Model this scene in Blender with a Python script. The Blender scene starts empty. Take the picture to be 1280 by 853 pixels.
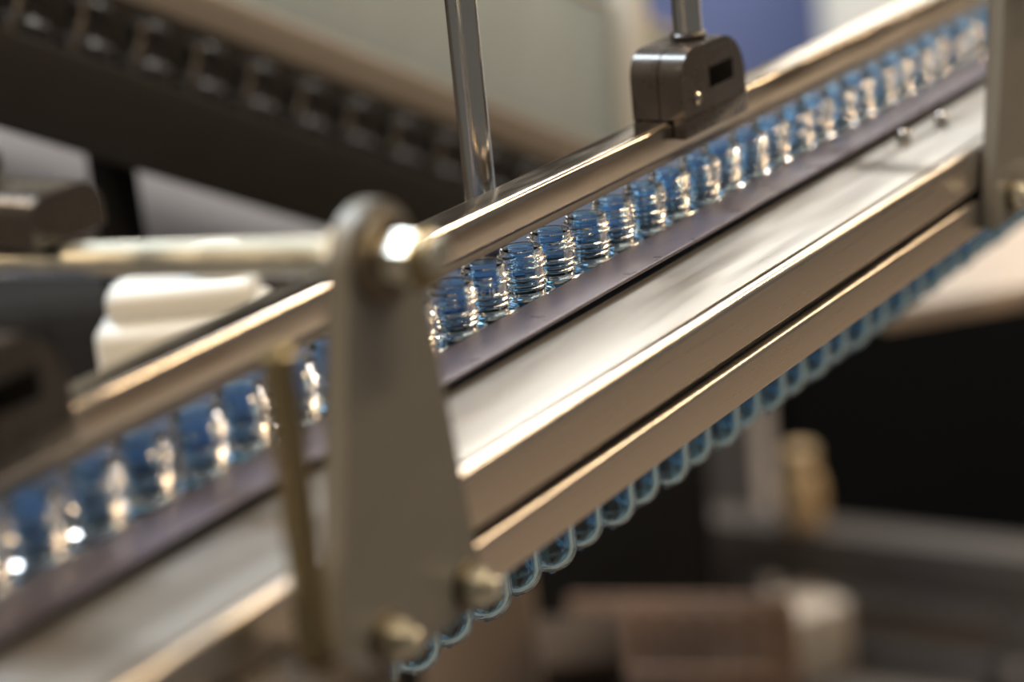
import bpy, bmesh, math, random
from mathutils import Vector, Matrix
random.seed(7)
S = bpy.context.scene
C = S.collection
K = 0.001                                   # everything below is written in millimetres
# ------------------------------------------------------------------ camera
F_PX = 2830.0
cam_d = bpy.data.cameras.new('camera'); cam = bpy.data.objects.new('camera', cam_d); C.objects.link(cam)
S.camera = cam
cam_d.sensor_width = 36.0; cam_d.lens = F_PX / 1280 * 36.0
cam_d.clip_start = 0.02; cam_d.clip_end = 60
U_ = Vector((0.52692769, -0.29971647, 0.79530953))     # track direction (x right, y down, z forward of the lens)
Y_ = Vector((-0.84459507, -0.08016862, 0.52936959))
Z_ = Vector((-0.09490192, -0.950654, -0.29538212))
right = Vector((U_.x, Y_.x, Z_.x)); down = Vector((U_.y, Y_.y, Z_.y)); fwd = Vector((U_.z, Y_.z, Z_.z))
M = Matrix((right, -down, -fwd)).transposed().to_4x4()
M.translation = Vector((-928.72, -630.10, 329.20)) * K
cam.matrix_world = M
cam_d.dof.use_dof = True; cam_d.dof.focus_distance = 1.20; cam_d.dof.aperture_fstop = 2.7
# ------------------------------------------------------------------ world, lights, exposure
W = bpy.data.worlds.new('world'); S.world = W; W.use_nodes = True
bg = W.node_tree.nodes['Background']; bg.inputs[0].default_value = (0.53, 0.525, 0.51, 1); bg.inputs[1].default_value = 0.24
def area(name, loc, target, sx, sy, power, col):
    l = bpy.data.lights.new(name, 'AREA'); l.shape = 'RECTANGLE'; l.size = sx; l.size_y = sy; l.energy = power; l.color = col
    o = bpy.data.objects.new(name, l); C.objects.link(o); o.location = loc
    d = Vector(target) - Vector(loc); o.rotation_euler = d.to_track_quat('-Z', 'X').to_euler(); return o
WARM = (1.0, 0.72, 0.43); COOL = (0.82, 0.92, 1.0)
for i in range(3):                                   # row of warm strip lamps over the walkway
    area('hall_or_fill_lamp', (0.6 + 1.9 * i, -1.25, 2.1), (0.6 + 1.9 * i, -1.25, 0), 1.6, 0.18, 46, WARM)
area('hall_or_fill_lamp', (0.2, 1.6, 2.7), (0.2, 1.5, 0), 1.6, 0.5, 120, COOL)
area('hall_or_fill_lamp', (-0.5, 2.7, 2.6), (-0.5, 2.6, 0), 1.0, 0.4, 45, WARM)
area('hall_or_fill_lamp', (-2.4, 0.2, 1.7), (-2.0, 0.2, 0), 1.4, 0.4, 60, (1.0, 0.70, 0.40))  # added fill, unseen: warms the bracket edge and other left-facing sides
area('hall_or_fill_lamp', (3.3, 0.9, 2.6), (3.3, 0.8, 0), 1.6, 0.5, 110, (1.0, 0.95, 0.86))  # added fill, unseen: brightens the far right background and far necks
S.view_settings.view_transform = 'Standard'; S.view_settings.look = 'None'
S.view_settings.exposure = 0.12; S.view_settings.gamma = 1.0; S.view_settings.use_curve_mapping = False
S.cycles.max_bounces = 20; S.cycles.transmission_bounces = 18; S.cycles.glossy_bounces = 6
# ------------------------------------------------------------------ materials
MATS = {}
def mat(name, col, rough=0.5, metal=0.0, spec=0.5, trans=0.0, ior=1.45, emit=None, es=0.0, noise=0.0, nscale=40, stretch=(1, 1, 1),
        rvar=0.0, bump=0.0, coat=0.0):
    m = bpy.data.materials.new(name); m.use_nodes = True; nt = m.node_tree; b = nt.nodes['Principled BSDF']
    b.inputs['Base Color'].default_value = (*col, 1); b.inputs['Roughness'].default_value = rough; b.inputs['Metallic'].default_value = metal
    b.inputs['Specular IOR Level'].default_value = spec; b.inputs['Transmission Weight'].default_value = trans; b.inputs['IOR'].default_value = ior
    b.inputs['Coat Weight'].default_value = coat
    b.inputs['Coat IOR'].default_value = 1.6
    if emit: b.inputs['Emission Color'].default_value = (*emit, 1); b.inputs['Emission Strength'].default_value = es
    if noise or rvar or bump:
        tc = nt.nodes.new('ShaderNodeTexCoord'); mp = nt.nodes.new('ShaderNodeMapping'); mp.inputs['Scale'].default_value = stretch
        n = nt.nodes.new('ShaderNodeTexNoise'); n.inputs['Scale'].default_value = nscale; n.inputs['Detail'].default_value = 5
        nt.links.new(tc.outputs['Object'], mp.inputs[0]); nt.links.new(mp.outputs[0], n.inputs[0])
        if noise:
            mx = nt.nodes.new('ShaderNodeMix'); mx.data_type = 'RGBA'
            mx.inputs[6].default_value = (*[c * (1 - noise) for c in col], 1); mx.inputs[7].default_value = (*[min(1, c * (1 + noise)) for c in col], 1)
            nt.links.new(n.outputs[0], mx.inputs[0]); nt.links.new(mx.outputs[2], b.inputs['Base Color'])
        if rvar:
            r = nt.nodes.new('ShaderNodeMapRange'); r.inputs[1].default_value = 0.3; r.inputs[2].default_value = 0.7
            r.inputs[3].default_value = max(0.02, rough - rvar); r.inputs[4].default_value = rough + rvar
            nt.links.new(n.outputs[0], r.inputs[0]); nt.links.new(r.outputs[0], b.inputs['Roughness'])
        if bump:
            bp = nt.nodes.new('ShaderNodeBump'); bp.inputs['Strength'].default_value = bump; bp.inputs['Distance'].default_value = 0.0005
            nt.links.new(n.outputs[0], bp.inputs['Height']); nt.links.new(bp.outputs[0], b.inputs['Normal'])
    MATS[name] = m; return m
mat('pet', (0.42, 0.70, 0.92), 0.015, 0, 0.5, 1.0, 1.5)
mat('pet_neck', (0.50, 0.76, 1.0), 0.015, 0, 0.5, 1.0, 1.45)
mat('sheet', (0.40, 0.395, 0.385), 0.33, 0.8, noise=0.16, nscale=9, stretch=(0.6, 8, 1), rvar=0.06)
mat('profile', (0.66, 0.63, 0.59), 0.30, 1, noise=0.05, nscale=60, stretch=(0.2, 1, 6), rvar=0.05)
mat('guide', (0.64, 0.57, 0.49), 0.20, 1, noise=0.12, nscale=30, stretch=(0.5, 3, 3), rvar=0.07)
mat('slide', (0.088, 0.086, 0.122), 0.32, 0.1, 0.35, noise=0.16, nscale=60, rvar=0.06)
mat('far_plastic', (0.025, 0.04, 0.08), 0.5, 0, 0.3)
mat('groove', (0.05, 0.045, 0.04), 0.5, 0.3)
mat('bracket', (0.20, 0.205, 0.20), 0.50, 0.35, noise=0.06, nscale=50, rvar=0.06)
mat('zinc', (0.66, 0.67, 0.60), 0.36, 1, noise=0.1, nscale=80, rvar=0.08)
mat('steel', (0.62, 0.58, 0.52), 0.16, 1, noise=0.06, nscale=30, rvar=0.04)
mat('brass_steel', (0.24, 0.21, 0.13), 0.34, 0.9, noise=0.1, nscale=60)
mat('black_plastic', (0.036, 0.031, 0.028), 0.28, 0, 0.5, noise=0.15, nscale=60, rvar=0.06, coat=0.2)
mat('slot_shade', (0.003, 0.003, 0.003), 0.9, 0, 0.05)
mat('washer', (0.16, 0.14, 0.11), 0.4, 0.8)
mat('dark_track', (0.012, 0.012, 0.012), 0.6, 0, 0.2, noise=0.2, nscale=20)
mat('puck', (0.012, 0.011, 0.011), 0.34, 0, 0.3)
mat('ledge', (0.22, 0.20, 0.185), 0.45, 0.3, noise=0.06, nscale=12)
mat('panel', (0.38, 0.47, 0.54), 0.5, 0.1, noise=0.14, nscale=7, stretch=(3, 1, 0.4))
mat('cream', (0.50, 0.46, 0.36), 0.45)
mat('tray', (0.34, 0.31, 0.31), 0.4, 0.4, noise=0.08, nscale=14)
mat('white_plastic', (0.78, 0.83, 0.85), 0.42)
mat('white_paint', (0.66, 0.68, 0.67), 0.4)
mat('blue', (0.13, 0.17, 0.36), 0.55, noise=0.2, nscale=3)
mat('machine', (0.085, 0.075, 0.07), 0.55, noise=0.15, nscale=6)
mat('machine_brown', (0.17, 0.14, 0.12), 0.55, noise=0.12, nscale=6)
mat('black', (0.005, 0.005, 0.005), 0.8, 0, 0.1)
mat('beige', (0.52, 0.38, 0.22), 0.55, noise=0.2, nscale=20)
mat('card', (0.66, 0.60, 0.54), 0.6, noise=0.05, nscale=10)
mat('card_tan', (0.46, 0.34, 0.20), 0.6)
mat('crate', (0.20, 0.135, 0.10), 0.8, 0, 0.1, noise=0.25, nscale=14)
mat('table', (0.40, 0.33, 0.27), 0.5, noise=0.08, nscale=8)
mat('floor', (0.19, 0.155, 0.125), 0.45, noise=0.25, nscale=4)
mat('wall', (0.16, 0.145, 0.13), 0.7, noise=0.1, nscale=2)
mat('glass_pane', (0.9, 0.95, 1.0), 0.2, emit=(1.0, 0.94, 0.84), es=2.2)
mat('mark', (0.88, 0.92, 0.96), 0.5)
mat('dark_lid', (0.05, 0.038, 0.03), 0.9, 0, 0.05)
mat('glint_grey', (0.26, 0.23, 0.22), 0.5)
# ------------------------------------------------------------------ geometry helpers (mm)
def mesh_obj(name, bm, m, parent=None, smooth=35):
    bmesh.ops.scale(bm, vec=(K, K, K), verts=bm.verts)
    bmesh.ops.recalc_face_normals(bm, faces=bm.faces)
    me = bpy.data.meshes.new(name); bm.to_mesh(me); bm.free()
    me.materials.append(MATS[m])
    if smooth:
        me.polygons.foreach_set('use_smooth', [True] * len(me.polygons)); me.set_sharp_from_angle(angle=math.radians(smooth))
    o = bpy.data.objects.new(name, me); C.objects.link(o)
    if parent: o.parent = parent
    return o
def tag(o, label, cat, group=None):
    o['label'] = label; o['category'] = cat
    if group: o['group'] = group
    return o
def thing(name, label, cat, loc=(0, 0, 0), rotz=0, group=None):
    o = bpy.data.objects.new(name, None); C.objects.link(o); o.empty_display_size = 0.02
    o.location = Vector(loc) * K; o.rotation_euler = (0, 0, rotz); return tag(o, label, cat, group)
def struct(o): o['kind'] = 'structure'; return o
def box(bm, x0, x1, y0, y1, z0, z1, bev=0, seg=2):
    b2 = bmesh.new(); bmesh.ops.create_cube(b2, size=1)
    for v in b2.verts: v.co = Vector(((x0 + x1) / 2 + v.co.x * (x1 - x0), (y0 + y1) / 2 + v.co.y * (y1 - y0), (z0 + z1) / 2 + v.co.z * (z1 - z0)))
    if bev: bmesh.ops.bevel(b2, geom=b2.edges[:], offset=bev, segments=seg, profile=0.5, affect='EDGES')
    join(bm, b2)
def join(bm, b2):
    t = bpy.data.meshes.new('tmp'); b2.to_mesh(t); b2.free(); bm.from_mesh(t); bpy.data.meshes.remove(t)
def prism(bm, pts, a0, a1, axis='x'):
    """extrude a closed outline; axis x: outline (y,z); axis y: outline (x,z); axis z: outline (x,y)"""
    def mk(p, a): return {'x': (a, p[0], p[1]), 'y': (p[0], a, p[1]), 'z': (p[0], p[1], a)}[axis]
    A = [bm.verts.new(mk(p, a0)) for p in pts]; B = [bm.verts.new(mk(p, a1)) for p in pts]
    n = len(pts)
    for i in range(n): bm.faces.new((A[i], A[(i + 1) % n], B[(i + 1) % n], B[i]))
    bm.faces.new(A[::-1]); bm.faces.new(B)
def rrect(y0, y1, z0, z1, r, seg=6):
    """rounded rectangle outline; r = radii of corners (y0z0, y1z0, y1z1, y0z1)"""
    if not hasattr(r, '__len__'): r = (r,) * 4
    out = []
    for (cy, cz, a0, rr) in ((y0, z0, 180, r[0]), (y1, z0, 270, r[1]), (y1, z1, 0, r[2]), (y0, z1, 90, r[3])):
        if rr <= 0: out.append((cy, cz)); continue
        sy = 1 if cy == y0 else -1; sz = 1 if cz == z0 else -1
        for k in range(seg + 1):
            a = math.radians(a0 + 90 * k / seg); out.append((cy + sy * rr + rr * math.cos(a), cz + sz * rr + rr * math.sin(a)))
    return out
def lathe(bm, prof, seg=32, closed=False):
    rings = []
    for (r, z) in prof:
        if r < 1e-6: rings.append([bm.verts.new((0, 0, z))]); continue
        rings.append([bm.verts.new((r * math.cos(2 * math.pi * i / seg), r * math.sin(2 * math.pi * i / seg), z)) for i in range(seg)])
    pairs = list(zip(rings[:-1], rings[1:])) + ([(rings[-1], rings[0])] if closed else [])
    for a, b in pairs:
        for i in range(seg):
            j = (i + 1) % seg
            if len(a) == 1 and len(b) == 1: continue
            if len(a) == 1: bm.faces.new((a[0], b[j], b[i]))
            elif len(b) == 1: bm.faces.new((a[i], a[j], b[0]))
            else: bm.faces.new((a[i], a[j], b[j], b[i]))
def orient(bm, p0, axis):
    q = Vector((0, 0, 1)).rotation_difference(Vector(axis).normalized()).to_matrix().to_4x4()
    bmesh.ops.transform(bm, matrix=Matrix.Translation(Vector(p0)) @ q, verts=bm.verts)
def rod(bm, p0, p1, r, seg=24, ch=1.0):
    b2 = bmesh.new(); L = (Vector(p1) - Vector(p0)).length
    lathe(b2, [(0, 0), (r - ch, 0), (r, ch), (r, L - ch), (r - ch, L), (0, L)], seg); orient(b2, p0, Vector(p1) - Vector(p0)); join(bm, b2)
def thread_rod(bm, p0, p1, r, pitch=1.75, seg=20):
    b2 = bmesh.new(); L = (Vector(p1) - Vector(p0)).length; pr = [(0, 0), (r - 1.2, 0)]; n = int(L / pitch)
    for i in range(n): pr += [(r - 0.4, (i + 0.08) * L / n), (r, (i + 0.5) * L / n)]
    pr += [(r - 1.2, L), (0, L)]; lathe(b2, pr, seg); orient(b2, p0, Vector(p1) - Vector(p0)); join(bm, b2)
def hexnut(bm, p0, p1, r, rot=0.0, ch=1.2):
    b2 = bmesh.new(); L = (Vector(p1) - Vector(p0)).length
    hx = lambda rr: [(rr * math.cos(rot + i * math.pi / 3), rr * math.sin(rot + i * math.pi / 3)) for i in range(6)]
    lv = [(r * 0.9, 0), (r, ch), (r, L - ch), (r * 0.9, L)]
    R = [[b2.verts.new((x, y, z)) for x, y in hx(rr)] for rr, z in lv]
    for a, b in zip(R[:-1], R[1:]):
        for i in range(6): b2.faces.new((a[i], a[(i + 1) % 6], b[(i + 1) % 6], b[i]))
    b2.faces.new(R[0][::-1]); b2.faces.new(R[-1]); orient(b2, p0, Vector(p1) - Vector(p0)); join(bm, b2)
def part(name, m, parent, fn, smooth=35):
    bm = bmesh.new(); fn(bm); return mesh_obj(name, bm, m, parent, smooth)
def copy_tree(o, parent=None):
    c = o.copy(); C.objects.link(c); c.parent = parent
    for ch in list(o.children): copy_tree(ch, c)
    return c
# ------------------------------------------------------------------ the hall
FZ = -1300
struct(part('floor', 'floor', None, lambda b: box(b, -3500, 8000, -4500, 6200, FZ - 60, FZ), 0))
WX = 7000
WY = (-600, 700, 2000, 3300)
def wall_back(b):                                   # wall with a band of three windows
    box(b, WX, WX + 150, -4500, 6200, FZ, 500); box(b, WX, WX + 150, -4500, 6200, 2300, 3900)
    box(b, WX, WX + 150, -4500, WY[0], 500, 2300); box(b, WX, WX + 150, WY[3], 6200, 500, 2300)
struct(part('wall_back', 'wall', None, wall_back, 0))
struct(part('wall_left', 'wall', None, lambda b: box(b, -2300, 7150, 6200, 6350, FZ, 3900), 0))
for i in range(3):
    y0, y1 = WY[i], WY[i + 1]; ym = (y0 + y1) / 2
    w = struct(part('window_%d' % (i + 1), 'white_paint', None,
        lambda b: [box(b, WX + 40, WX + 90, y0, y0 + 40, 500, 2300), box(b, WX + 40, WX + 90, y1 - 40, y1, 500, 2300),
                   box(b, WX + 40, WX + 90, y0 + 40, y1 - 40, 500, 550), box(b, WX + 40, WX + 90, y0 + 40, y1 - 40, 2250, 2300),
                   box(b, WX + 40, WX + 90, ym - 20, ym + 20, 550, 2250)], 0))
    for a, c in ((y0 + 40, ym - 20), (ym + 20, y1 - 40)):
        part('pane', 'glass_pane', w, lambda b: box(b, WX + 60, WX + 68, a, c, 550, 2250), 0)
# ------------------------------------------------------------------ the preform track
TX0, TX1 = -820, 1500
track = thing('preform_track', 'straight aluminium transport track with slide bars and stepped side profiles, preforms hanging in it', 'conveyor', (0, 0, 0))
for s in (-1, 1):
    P = (lambda pts: pts) if s == -1 else (lambda pts: [(-p[0], p[1]) for p in pts])
    near = s == -1
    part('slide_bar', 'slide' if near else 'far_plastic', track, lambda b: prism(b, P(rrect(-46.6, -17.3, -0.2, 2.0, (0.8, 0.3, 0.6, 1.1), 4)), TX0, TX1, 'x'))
    part('ring_ledge', 'far_plastic', track, lambda b: prism(b, P([(-37.0, -4.95), (-12.4, -4.95), (-12.4, -1.1), (-17.2, -1.1), (-17.2, -0.3), (-37.0, -0.3)]), TX0, TX1, 'x'))
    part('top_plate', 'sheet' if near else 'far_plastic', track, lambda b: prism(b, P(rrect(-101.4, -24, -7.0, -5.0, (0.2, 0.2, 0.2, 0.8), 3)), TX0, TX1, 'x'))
    part('upper_profile', 'profile', track, lambda b: prism(b, P(rrect(-109.0, -103.4, -33.5, -5.4, (1.0, 0.5, 0.4, 4.4), 8)), TX0, TX1, 'x'))
    part('groove_web', 'groove', track, lambda b: prism(b, P(rrect(-103.3, -96, -60, -9.5, 0.3, 1)), TX0, TX1, 'x'))
    part('lower_profile', 'profile', track, lambda b: prism(b, P(rrect(-110.0, -103.4, -61.7, -39.6, (0.8, 0.5, 0.5, 2.8), 8)), TX0, TX1, 'x'))
for lx in (TX0 + 10, TX1 - 50):                       # legs, both outside the picture
    for sy in (-95, 55): part('leg', 'machine_brown', track, lambda b: box(b, lx, lx + 40, sy, sy + 40, FZ, -61, 2))
def stud_bolt(x, y, r=5.2, h=9):
    def fn(b):
        hexnut(b, (x, y, -4.9), (x, y, -4.9 + h * 0.62), r, 0.3); rod(b, (x, y, -4.9), (x, y, -4.9 + h), r * 0.55, 16, 0.6)
    part('plate_bolt', 'steel', track, fn)
stud_bolt(403, -61); stud_bolt(455, -66); stud_bolt(-700, -61)
# ------------------------------------------------------------------ preforms
def neck_radius(a, z):
    """outer radius of the neck finish: two beads and a helical thread with vent gaps"""
    bump = lambda c, h, w: h * max(0.0, 1 - ((z - c) / w) ** 2) if abs(z - c) < w else 0.0
    r = 11.4 + bump(9.8, 1.5, 1.1) + bump(6.6, 0.7, 0.8) + bump(4.0, 0.5, 0.7)
    gap = min(1.0, max(0.0, (abs(math.sin(1.5 * a)) - 0.18) * 6))
    for k in range(-1, 4):
        c = 14.4 + (a / (2 * math.pi) + k) * 2.9
        if 14.0 < c < 21.6: r += gap * bump(c, 1.7, 0.95)
    if z > 22: r -= 0.1
    return r
SEG = 72
def grid(bm, rows):
    vr = [[bm.verts.new((r * math.cos(2 * math.pi * i / SEG), r * math.sin(2 * math.pi * i / SEG), z)) for i, r in enumerate(row)] for row, z in rows]
    for p, q in zip(vr[:-1], vr[1:]):
        for i in range(SEG): bm.faces.new((q[i], q[(i + 1) % SEG], p[(i + 1) % SEG], p[i]))
    return vr
def finish_mesh(name, bm, m, parent, flipz=False):
    bmesh.ops.scale(bm, vec=(K, K, K), verts=bm.verts)
    me = bpy.data.meshes.new(name); bm.normal_update(); bm.to_mesh(me); bm.free(); me.materials.append(MATS[m])
    me.polygons.foreach_set('use_smooth', [True] * len(me.polygons)); me.set_sharp_from_angle(angle=math.radians(40))
    o = bpy.data.objects.new(name, me); C.objects.link(o); o.parent = parent; return o
const = lambda r: [r] * SEG
CUT = -9.0
def make_preform():
    """three pieces that meet edge to edge, so that light crosses the plastic as one body"""
    root = thing('bottle_preform', PL, 'preform', (0, 0, 0), 0, 'preforms hanging in the track')
    bm = bmesh.new(); zs = [23.6] + [23.2 - 0.28 * k for k in range(77)]          # outer wall above the ring
    outer = [([neck_radius(2 * math.pi * i / SEG, z) for i in range(SEG)], z) for z in zs if z > 1.75]
    outer = [(const(9.7), 23.5), (const(9.95), 24.3), (const(10.6), 24.6), (const(11.1), 24.3)] + outer + [(const(11.4), 1.7)]
    grid(bm, outer)
    grid(bm, [(const(11.4), -1.0), (const(11.4), CUT)])
    grid(bm, [(const(9.6), CUT), (const(9.6), 10), (const(9.6), 20), (const(9.7), 23.5)])
    bmesh.ops.remove_doubles(bm, verts=bm.verts, dist=1e-4)
    bmesh.ops.reverse_faces(bm, faces=bm.faces); finish_mesh('neck_finish', bm, 'pet_neck', root)
    bm = bmesh.new()
    grid(bm, [(const(11.4), 1.7), (const(13.0), 1.3), (const(15.9), 1.0), (const(16.4), 0.5), (const(16.4), -0.5), (const(16.0), -1.0), (const(11.4), -1.0)])
    bmesh.ops.reverse_faces(bm, faces=bm.faces); finish_mesh('support_ring', bm, 'pet_neck', root)
    bm = bmesh.new()
    out = [(11.4, CUT), (11.9, -13), (14.6, -26), (15.0, -40), (15.0, -90), (15.0, -145)]
    out += [(15.0 * math.cos(math.pi / 2 * k / 9), -145 - 14.6 * math.sin(math.pi / 2 * k / 9)) for k in range(1, 9)] + [(2.0, -159.6), (1.8, -161.0), (0.02, -161.3)]
    inn = [(0.02, -156.3)] + [(11.4 * math.sin(math.pi / 2 * k / 7), -145 - 11.2 * math.cos(math.pi / 2 * k / 7)) for k in range(1, 8)] + [(11.3, -40), (10.9, -26), (9.7, -12), (9.6, CUT)]
    grid(bm, [(const(r), z) for r, z in out]); grid(bm, [(const(r), z) for r, z in inn])
    finish_mesh('tube_body', bm, 'pet', root)
    return root
PL = 'clear blue plastic bottle preform hanging by its neck ring in the track'
pf = make_preform()
PL = 'clear blue plastic bottle preform hanging by its neck ring in the track'
first = True
for n in range(-2, 45):
    o = pf if first else copy_tree(pf); first = False
    jx, jy = random.uniform(-0.4, 0.4), (1.5 if n % 2 else -1.2) + random.uniform(-0.6, 0.6)
    o.location = Vector(((n - 11) * 33.5 + jx, jy * 0.8, 0.0)) * K
    o.rotation_euler = (0, 0, random.uniform(0, 6.28))
    tag(o, PL, 'preform', 'preforms hanging in the track')
    if n == 11:
        o.rotation_euler = (0, 0, 0); marked = o
        o['label'] = 'clear blue plastic bottle preform with 16 moulded on its neck'
# moulded 16 on one neck, wrapped round the cylinder
def neck_text(txt, size, ang0, z, r):
    cu = bpy.data.curves.new('t', 'FONT'); cu.body = txt; cu.size = size; cu.extrude = 0.15; cu.align_x = 'CENTER'
    t = bpy.data.objects.new('t', cu); C.objects.link(t); dg = bpy.context.evaluated_depsgraph_get()
    me = bpy.data.meshes.new_from_object(t.evaluated_get(dg)); bpy.data.objects.remove(t)
    bm = bmesh.new(); bm.from_mesh(me); bpy.data.meshes.remove(me)
    bmesh.ops.subdivide_edges(bm, edges=bm.edges[:], cuts=1)
    for v in bm.verts:
        a = ang0 + v.co.x / r; rr = r + v.co.z; v.co = Vector((rr * math.cos(a), rr * math.sin(a), z + v.co.y))
    return bm
mk = mesh_obj('moulded_mark', neck_text('\u00a9 16', 4.0, math.radians(-141), 11.4, 11.75), 'mark', marked, 0)
mk['label'] = 'moulded number 16'
# ------------------------------------------------------------------ guide rail above the necks
gr = thing('guide_rail', 'shiny steel guide rail running above the preform necks', 'rail', (0, 0, 33.6))
part('bar', 'guide', gr, lambda b: prism(b, rrect(-5, 19, 1.8, 20.4, (2.0, 2.0, 3.5, 4.2), 8), TX0, TX1, 'x'))
part('wear_strip', 'ledge', gr, lambda b: prism(b, rrect(-3.6, 17, -3.0, 1.9, 0.6, 2), TX0, TX1, 'x'))
# ------------------------------------------------------------------ guide clamps with their rods
def d_outline(x0, x1, z0, z1, rl, rr, seg=10): return rrect(x0, x1, z0, z1, (1.5, 1.5, rr, rl), seg)
def guide_clamp(x, label):
    t = thing('guide_clamp', label, 'clamp', (x, 0, 54.2), 0, None)
    def jaw(y0, y1, lip0, lip1):
        def fn(b):
            b2 = bmesh.new(); prism(b2, d_outline(-40, 40, 0.1, 40, 16, 28), y0, y1, 'y')
            rim = [e for e in b2.edges if abs(e.verts[0].co.y - e.verts[1].co.y) < 1e-4]
            bmesh.ops.bevel(b2, geom=rim, offset=1.6, segments=2, affect='EDGES'); join(b, b2)
            box(b, -40, 40, lip0, lip1, -11, 1.5, 0.8)
        return fn
    part('front_jaw', 'black_plastic', t, jaw(-13, 2.6, -13, -5.3))
    part('rear_jaw', 'black_plastic', t, jaw(3.4, 21, 19.3, 21))
    part('slot_shade', 'slot_shade', t, lambda b: box(b, -6, 24, -13.4, -12.2, 13, 25, 0.4))  # raised black block in place of the shade inside the opening
    part('set_screw', 'steel', t, lambda b: rod(b, (-22, -14.6, 10), (-22, -12, 10), 3.6, 16, 0.8))
    return t
guide_clamp(240, 'black plastic guide clamp gripping the guide rail under the upright steel rod')
guide_clamp(-357, 'black plastic guide clamp on the guide rail below the threaded cross rod')
for x, lb in ((243, 'upright round steel rod standing in the guide clamp before the blue cabinet'),
              (-357, 'upright round steel rod standing in the guide clamp below the threaded cross rod')):
    o = thing('clamp_rod', lb, 'rod', (x, 4, 94.5))
    part('shaft', 'steel', o, lambda b: rod(b, (0, 0, 0), (0, 0, 420), 8.6, 28))
    part('collar', 'black_plastic', o, lambda b: rod(b, (0, 0, 0.2), (0, 0, 4), 11, 28))
# tall pole behind the guide rail
o = thing('support_pole', 'polished steel pole rising behind the guide rail in front of the grey green panel', 'pole', (91, 60, -4.8))
part('shaft', 'steel', o, lambda b: rod(b, (0, 0, 0), (0, 0, 600), 8.8, 32))
part('foot_flange', 'steel', o, lambda b: rod(b, (0, 0, 0), (0, 0, 5), 17, 32))
# ------------------------------------------------------------------ side brackets
def bracket(x, label):
    t = thing('side_bracket', label, 'bracket', (x, -110.2, 0))
    def plate(b):
        pts = [(-52, -60), (46, -60), (46, -40)]
        c = (3, 104); r = 24
        for k in range(13):
            a = math.radians(-8 + 196 * k / 12); pts.append((c[0] + r * math.cos(a), c[1] + r * math.sin(a)))
        pts += [(-52, -36)]
        b2 = bmesh.new(); prism(b2, pts, -9.8, 0, 'y')
        rim = [e for e in b2.edges if abs(e.verts[0].co.y - e.verts[1].co.y) < 1e-4]
        bmesh.ops.bevel(b2, geom=rim, offset=0.8, segments=2, affect='EDGES'); join(b, b2)
    part('plate', 'bracket', t, plate)
    for bx, bz in ((35, -46), (-24, -44)):
        h = part('hex_bolt', 'zinc', t, lambda b: hexnut(b, (bx, -12.0, bz), (bx, -20, bz), 8.6, 0.35))
        part('washer', 'washer', h, lambda b: rod(b, (bx, -9.8, bz), (bx, -12, bz), 10.5, 28, 0.4))
        part('bolt_end', 'zinc', h, lambda b: rod(b, (bx, -20, bz), (bx, -26, bz), 5.0, 20, 1.0))
    return t
bracket(-250, 'trapezoid painted steel bracket bolted to the track profile, carrying the threaded cross rod')
bracket(458, 'trapezoid painted steel bracket bolted to the track beyond the small plate bolt')
# threaded cross rod with its nuts
RX, RZ = -247, 105
o = thing('threaded_rod', 'zinc plated threaded cross rod with nuts through the top of the bracket', 'rod', (RX, -110, RZ))
part('shaft', 'zinc', o, lambda b: thread_rod(b, (0, -38, 3.2), (0, 230, -17), 7.6))
part('nut', 'zinc', o, lambda b: hexnut(b, (0, 0.3, 0), (0, 14, 0), 11.2, 0.2))
part('nut', 'zinc', o, lambda b: hexnut(b, (0, -14, 0), (0, -27, 0), 11.2, 0.5))
part('lock_nut', 'brass_steel', o, lambda b: [rod(b, (0, -27.2, 0), (0, -35, 0), 12.2, 24, 2.5)])
part('washer', 'washer', o, lambda b: rod(b, (0, -9.9, 0), (0, -13.8, 0), 18.5, 32, 0.6))
# second bracket's rod
o = thing('threaded_rod', 'zinc plated threaded cross rod through the far bracket', 'rod', (461, -110, RZ))
part('shaft', 'zinc', o, lambda b: thread_rod(b, (0, -38, 3.2), (0, 230, -17), 7.6))
part('nut', 'zinc', o, lambda b: hexnut(b, (0, -10, 0), (0, -23, 0), 11.2, 0.2))
part('nut', 'zinc', o, lambda b: hexnut(b, (0, 0.3, 0), (0, 14, 0), 11.2, 0.2))
# block on top of the cross rod at its far end
def rod_block(name, label, loc, rot=0):
    t = thing(name, label, 'clamp', loc, rot)
    def body(b):
        b2 = bmesh.new(); prism(b2, d_outline(-21, 24, 0.1, 22, 9, 14), 0, 78, 'y')
        rim = [e for e in b2.edges if abs(e.verts[0].co.y - e.verts[1].co.y) < 1e-4]
        bmesh.ops.bevel(b2, geom=rim, offset=3.5, segments=3, affect='EDGES'); join(b, b2)
    part('body', 'black_plastic', t, body)
    k = part('knob_or_glint', 'black_plastic', t, lambda b: rod(b, (0, 52, 22), (0, 52, 38), 14, 28, 4))
    part('screw', 'steel', k, lambda b: hexnut(b, (0, 52, 38), (0, 52, 41), 5))
    return t
rod_block('rod_block', 'black plastic rod block sitting on the threaded cross rod', (RX, 44, RZ - 1.5))
# upright stud in its holder on the front of the track
o = thing('upright_stud', 'upright olive steel stud standing in front of the track beside the trapezoid bracket', 'stud', (-327, -128, -28.9))
part('shaft', 'brass_steel', o, lambda b: rod(b, (0, 0, 0), (0, 0, 124), 6.8, 24, 1.8))
t = thing('stud_holder', 'dark plastic holder block gripping the upright stud on the track front', 'clamp', (-327, -110.2, -56))
def holder(b):
    b2 = bmesh.new(); prism(b2, rrect(-42, 18, 0, 27.0, (2, 2, 12, 12), 8), -42, 0, 'y')
    rim = [e for e in b2.edges if abs(e.verts[0].co.y - e.verts[1].co.y) < 1e-4]
    bmesh.ops.bevel(b2, geom=rim, offset=4, segments=3, affect='EDGES'); join(b, b2)
part('body', 'black_plastic', t, holder)
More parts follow.
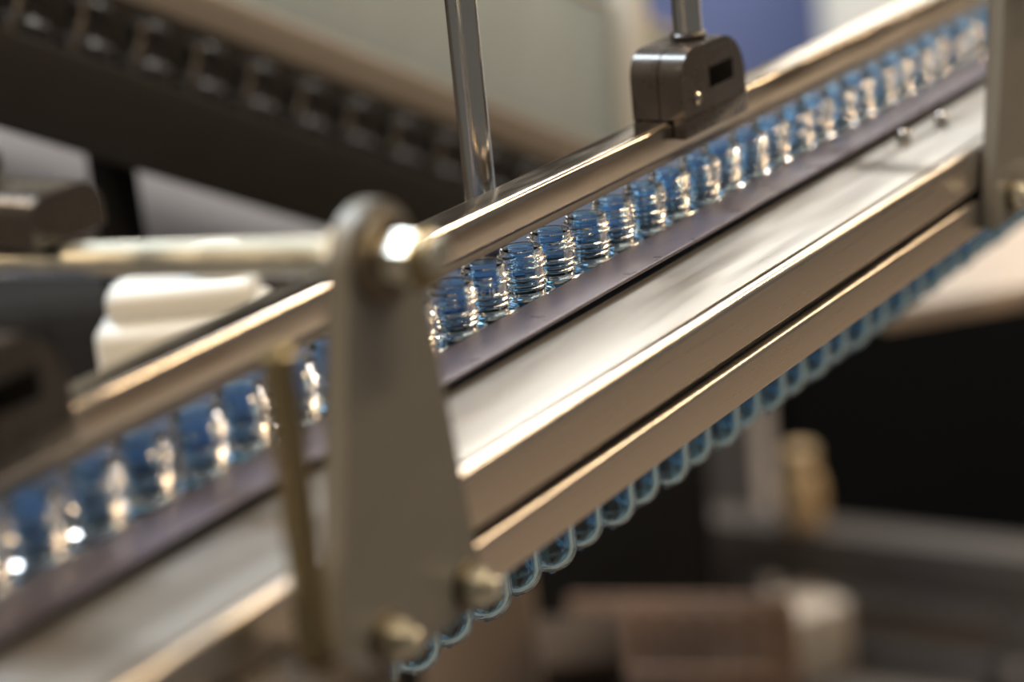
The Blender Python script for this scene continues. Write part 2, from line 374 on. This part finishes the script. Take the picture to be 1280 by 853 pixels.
# ------------------------------------------------------------------ inclined cross conveyor in the upper left background
DV = Vector((0.8814, -0.1463, -0.4492)); DY = Vector((0.1638, 0.9865, 0.0)); DZ = DV.cross(DY)
CM = Matrix((DV, DY, DZ)).transposed().to_4x4()
cc = thing('inclined_conveyor', 'dark inclined conveyor with a grey rail strip and a tall grey green side panel', 'conveyor')
CM.translation = Vector((416.3, 575.4, 17.3)) * K; cc.matrix_world = CM
A0, A1 = -520, 900
part('bed', 'dark_track', cc, lambda b: box(b, A0, A1, -30, 55, -14, -1, 1))
part('near_rail', 'dark_track', cc, lambda b: box(b, A0, A1, -36, -30.2, -74, -4, 2))
part('back_wall', 'dark_track', cc, lambda b: box(b, A0, A1, 55.2, 58, -14, 68, 0.5))
part('rail_strip', 'ledge', cc, lambda b: prism(b, rrect(58.2, 84, 66, 103, (2, 2, 6, 9), 4), A0, A1, 'x'))
part('side_panel', 'panel', cc, lambda b: box(b, A0, A1 - 130, 110, 114, 96, 252, 1))
part('panel_edge', 'cream', cc, lambda b: prism(b, rrect(106, 118, 252.2, 261, 2.5, 3), A0, A1 - 130, 'x'))
for q in range(5): part('panel_stay', 'ledge', cc, lambda b: box(b, A0 + 60 + q * 280, A0 + 84 + q * 280, 84.2, 109.8, 90, 104))
part('lower_beam', 'tray', cc, lambda b: prism(b, [(40, -122), (44, -116), (104, -58), (130, -58), (130, -122)], A0, A1, 'x'))
for sx in (-420, -42, 400):
    p = CM @ (Vector((sx, 20, -14)) * K) / K
    lg = part('leg', 'black', None, lambda b: box(b, p.x - 14, p.x + 14, p.y - 14, p.y + 14, FZ, p.z + 6, 2))
    bpy.context.view_layer.update(); lg.parent = cc; lg.matrix_parent_inverse = cc.matrix_world.inverted()
def make_puck():
    r = thing('carrier_puck', 'dark glossy carrier puck riding on the inclined conveyor', 'puck', (0, 0, 0), 0, 'pucks on the inclined conveyor')
    part('base', 'puck', r, lambda b: lathe(b, [(0, 0.2), (25, 0.2), (27, 2), (27, 10), (22, 15), (0, 15)], 28))
    part('neck', 'puck', r, lambda b: lathe(b, [(0, 15), (14, 15), (14, 34), (17, 36), (17, 42), (14, 45), (0, 45)], 28))
    return r
pk = make_puck()
for i in range(24):
    o = pk if i == 0 else copy_tree(pk)
    m = CM.copy(); m.translation = CM @ (Vector((-440 + 60 * i, 4, -0.9)) * K); o.matrix_world = m
# ------------------------------------------------------------------ white canister on its stand behind the guide rail
RA = math.radians(-58.05)
t = thing('canister_stand', 'dark stand carrying the white canister', 'stand', (225, 415, FZ), RA)
part('top', 'dark_track', t, lambda b: box(b, -75, 75, -75, 75, 1000, 1016, 2))
for sx in (-68, 44):
    for sy in (-68, 44): part('leg', 'black', t, lambda b: box(b, sx, sx + 24, sy, sy + 24, 0, 999.8, 2))
o = thing('white_canister', 'white plastic canister standing behind the guide rail', 'canister', (225, 415, FZ + 1016.1), RA)
part('body', 'white_plastic', o, lambda b: box(b, -56, 62, -45, 45, 0, 188, 12, 4))
part('shoulder', 'white_plastic', o, lambda b: box(b, -46, 56, -38, 38, 184, 212, 10, 4))
part('cap', 'white_paint', o, lambda b: rod(b, (30, 0, 211), (30, 0, 228), 18, 24, 2))
# dark cabinet standing behind the inclined conveyor
o = thing('dark_cabinet', 'dark brown cabinet behind the white canister', 'cabinet', (1050, 1250, FZ), RA)
part('body', 'dark_track', o, lambda b: box(b, -900, 700, 0, 500, 60, 900, 6)); part('plinth', 'black', o, lambda b: box(b, -880, 680, 20, 480, 0, 60))
for q in range(4): part('door', 'dark_track', o, lambda b: box(b, -890 + q * 396, -505 + q * 396, -12, -0.2, 80, 885, 3))
# ------------------------------------------------------------------ post and cabinets, top right
p = CM @ (Vector((778, 98, 40)) * K) / K
pp = part('panel_post', 'white_paint', None, lambda b: box(b, p.x - 15, p.x + 15, p.y - 15, p.y + 15, p.z, p.z + 650, 3))
bpy.context.view_layer.update(); pp.parent = cc; pp.matrix_parent_inverse = cc.matrix_world.inverted(); pp['label'] = 'pale grey upright post'
o = thing('blue_cabinet', 'blue machine cabinet far behind the guide rail', 'cabinet', (3700, 1500, FZ), math.radians(25))
part('body', 'blue', o, lambda b: box(b, 0, 700, -330, 1100, 60, 1100, 8)); part('plinth', 'black', o, lambda b: box(b, 20, 680, -310, 1080, 0, 60))
for y0 in (-310, 390):
    d = part('door', 'blue', o, lambda b: box(b, -14, -0.2, y0, y0 + 690, 90, 1070, 3))
    part('handle', 'black', d, lambda b: box(b, -40, -14, y0 + 630, y0 + 650, 500, 640, 4))
o = thing('white_cabinet', 'glossy white cabinet beside the blue cabinet', 'cabinet', (3430, 990, FZ), math.radians(25))
part('body', 'white_plastic', o, lambda b: box(b, 0, 400, -450, 380, 60, 1250, 8)); part('plinth', 'black', o, lambda b: box(b, 20, 380, -430, 360, 0, 60))
part('door', 'white_plastic', o, lambda b: box(b, -14, -0.2, -430, 360, 90, 1130, 3))
# ------------------------------------------------------------------ machine frame, lower right
RF = RA - 0.5
mf = thing('machine_frame', 'low dark machine frame with a grey cross beam and black backdrop in place of its dark interior', 'machine', (2045, 742, FZ), RF)
H = 255                                                  # beam top above the floor
part('dark_backdrop', 'black', mf, lambda b: box(b, -250, 420, 250, 262, 0, H + 420))  # black sheet standing in for the shaded depth of the machine
part('side_panel', 'machine', mf, lambda b: box(b, -430, -251, 180, 192, 0, H + 240))
part('beam', 'machine', mf, lambda b: box(b, -300, 420, 0, 70, H - 88, H, 4))
part('post', 'machine', mf, lambda b: box(b, 212, 292, 0, 70, 0, H - 88.2, 4))
part('post', 'machine', mf, lambda b: box(b, -300, -230, 0, 70, 0, H - 88.2, 4))
part('shelf', 'machine', mf, lambda b: box(b, -225, 205, -140, 248, H - 214, H - 202, 2))
part('knob_or_glint', 'glint_grey', mf, lambda b: rod(b, (245, -27, H - 190), (245, -0.1, H - 190), 17, 20, 3))  # pale disc in place of a blurred glint off a bolt
part('knob_or_glint', 'glint_grey', mf, lambda b: rod(b, (236, 225, H + 130), (236, 249.8, H + 130), 17, 20, 3))  # second pale disc, again standing for a lamp-lit bolt glint
def loc_mf(x, y, z): 
    c, s_ = math.cos(RF), math.sin(RF); return (2045 + c * x - s_ * y, 742 + s_ * x + c * y, FZ + z)
o = thing('carton', 'white carton with a tan side standing on the machine shelf', 'carton', loc_mf(-82, -70, H - 201.9), RA + 0.5)
part('body', 'card', o, lambda b: box(b, -58, 62, -50, 50, 0, 112, 1)); part('tan_side', 'card_tan', o, lambda b: box(b, -60, -58.2, -49, 49, 1, 111))
part('tape', 'white_paint', o, lambda b: box(b, -10, 14, -50.4, -50.1, 0, 112))
o = thing('beige_jar', 'beige jar with a narrow neck standing on the cross beam', 'jar', loc_mf(-108, 36, H + 0.1), RA)
part('body', 'beige', o, lambda b: lathe(b, [(0, 0), (30, 0), (33, 4), (33, 62), (26, 84), (20, 92), (20, 104), (0, 104)], 28))
part('lid', 'card_tan', o, lambda b: lathe(b, [(0, 104.1), (23, 104.1), (23, 122), (21, 125), (0, 125)], 28))
# table with a beige top, right edge
o = thing('side_table', 'beige topped side table beyond the track', 'table', (1420, 330, FZ), RA + 0.25)
part('top', 'table', o, lambda b: box(b, -110, 420, -80, 320, 860, 885, 3))
for sx in (330, 380):
    for sy in (-70, 280): part('leg', 'black', o, lambda b: box(b, sx, sx + 36, sy, sy + 30, 0, 859.8, 2))
# column, dark box and slatted crate, bottom centre
o = thing('machine_column', 'brown grey sheet metal column below the track', 'column', (718, 537, FZ), RA)
part('body', 'machine_brown', o, lambda b: box(b, -62, 54, 0, 90, 10, 830, 4)); part('base', 'black', o, lambda b: box(b, -70, 62, -8, 98, 0, 10, 2))
o = thing('motor_box', 'black motor box between the column and the crate', 'box', (880, 560, FZ), RA)
part('body', 'black', o, lambda b: box(b, -60, 70, 0, 120, 0, 580, 5)); part('lid', 'dark_lid', o, lambda b: box(b, -64, 74, -4, 124, 580.2, 602, 3))
cr = thing('slatted_crate', 'brown slatted crate standing on the hall floor', 'crate', (1060, 560, FZ), RA - 0.22)
part('floor_board', 'crate', cr, lambda b: box(b, -118, 138, 4, 196, 0, 14))
for z in (120, 300, 470): 
    part('rail', 'crate', cr, lambda b: box(b, -126, 146, -2, 7.8, z, z + 44, 2)); part('rail', 'crate', cr, lambda b: box(b, -126, 146, 192.2, 202, z, z + 44, 2))
for i in range(9):
    for y in (8, 180): part('slat', 'crate', cr, lambda b: box(b, -124 + i * 32, -106 + i * 32, y, y + 12, 14.2, 506, 1.5))
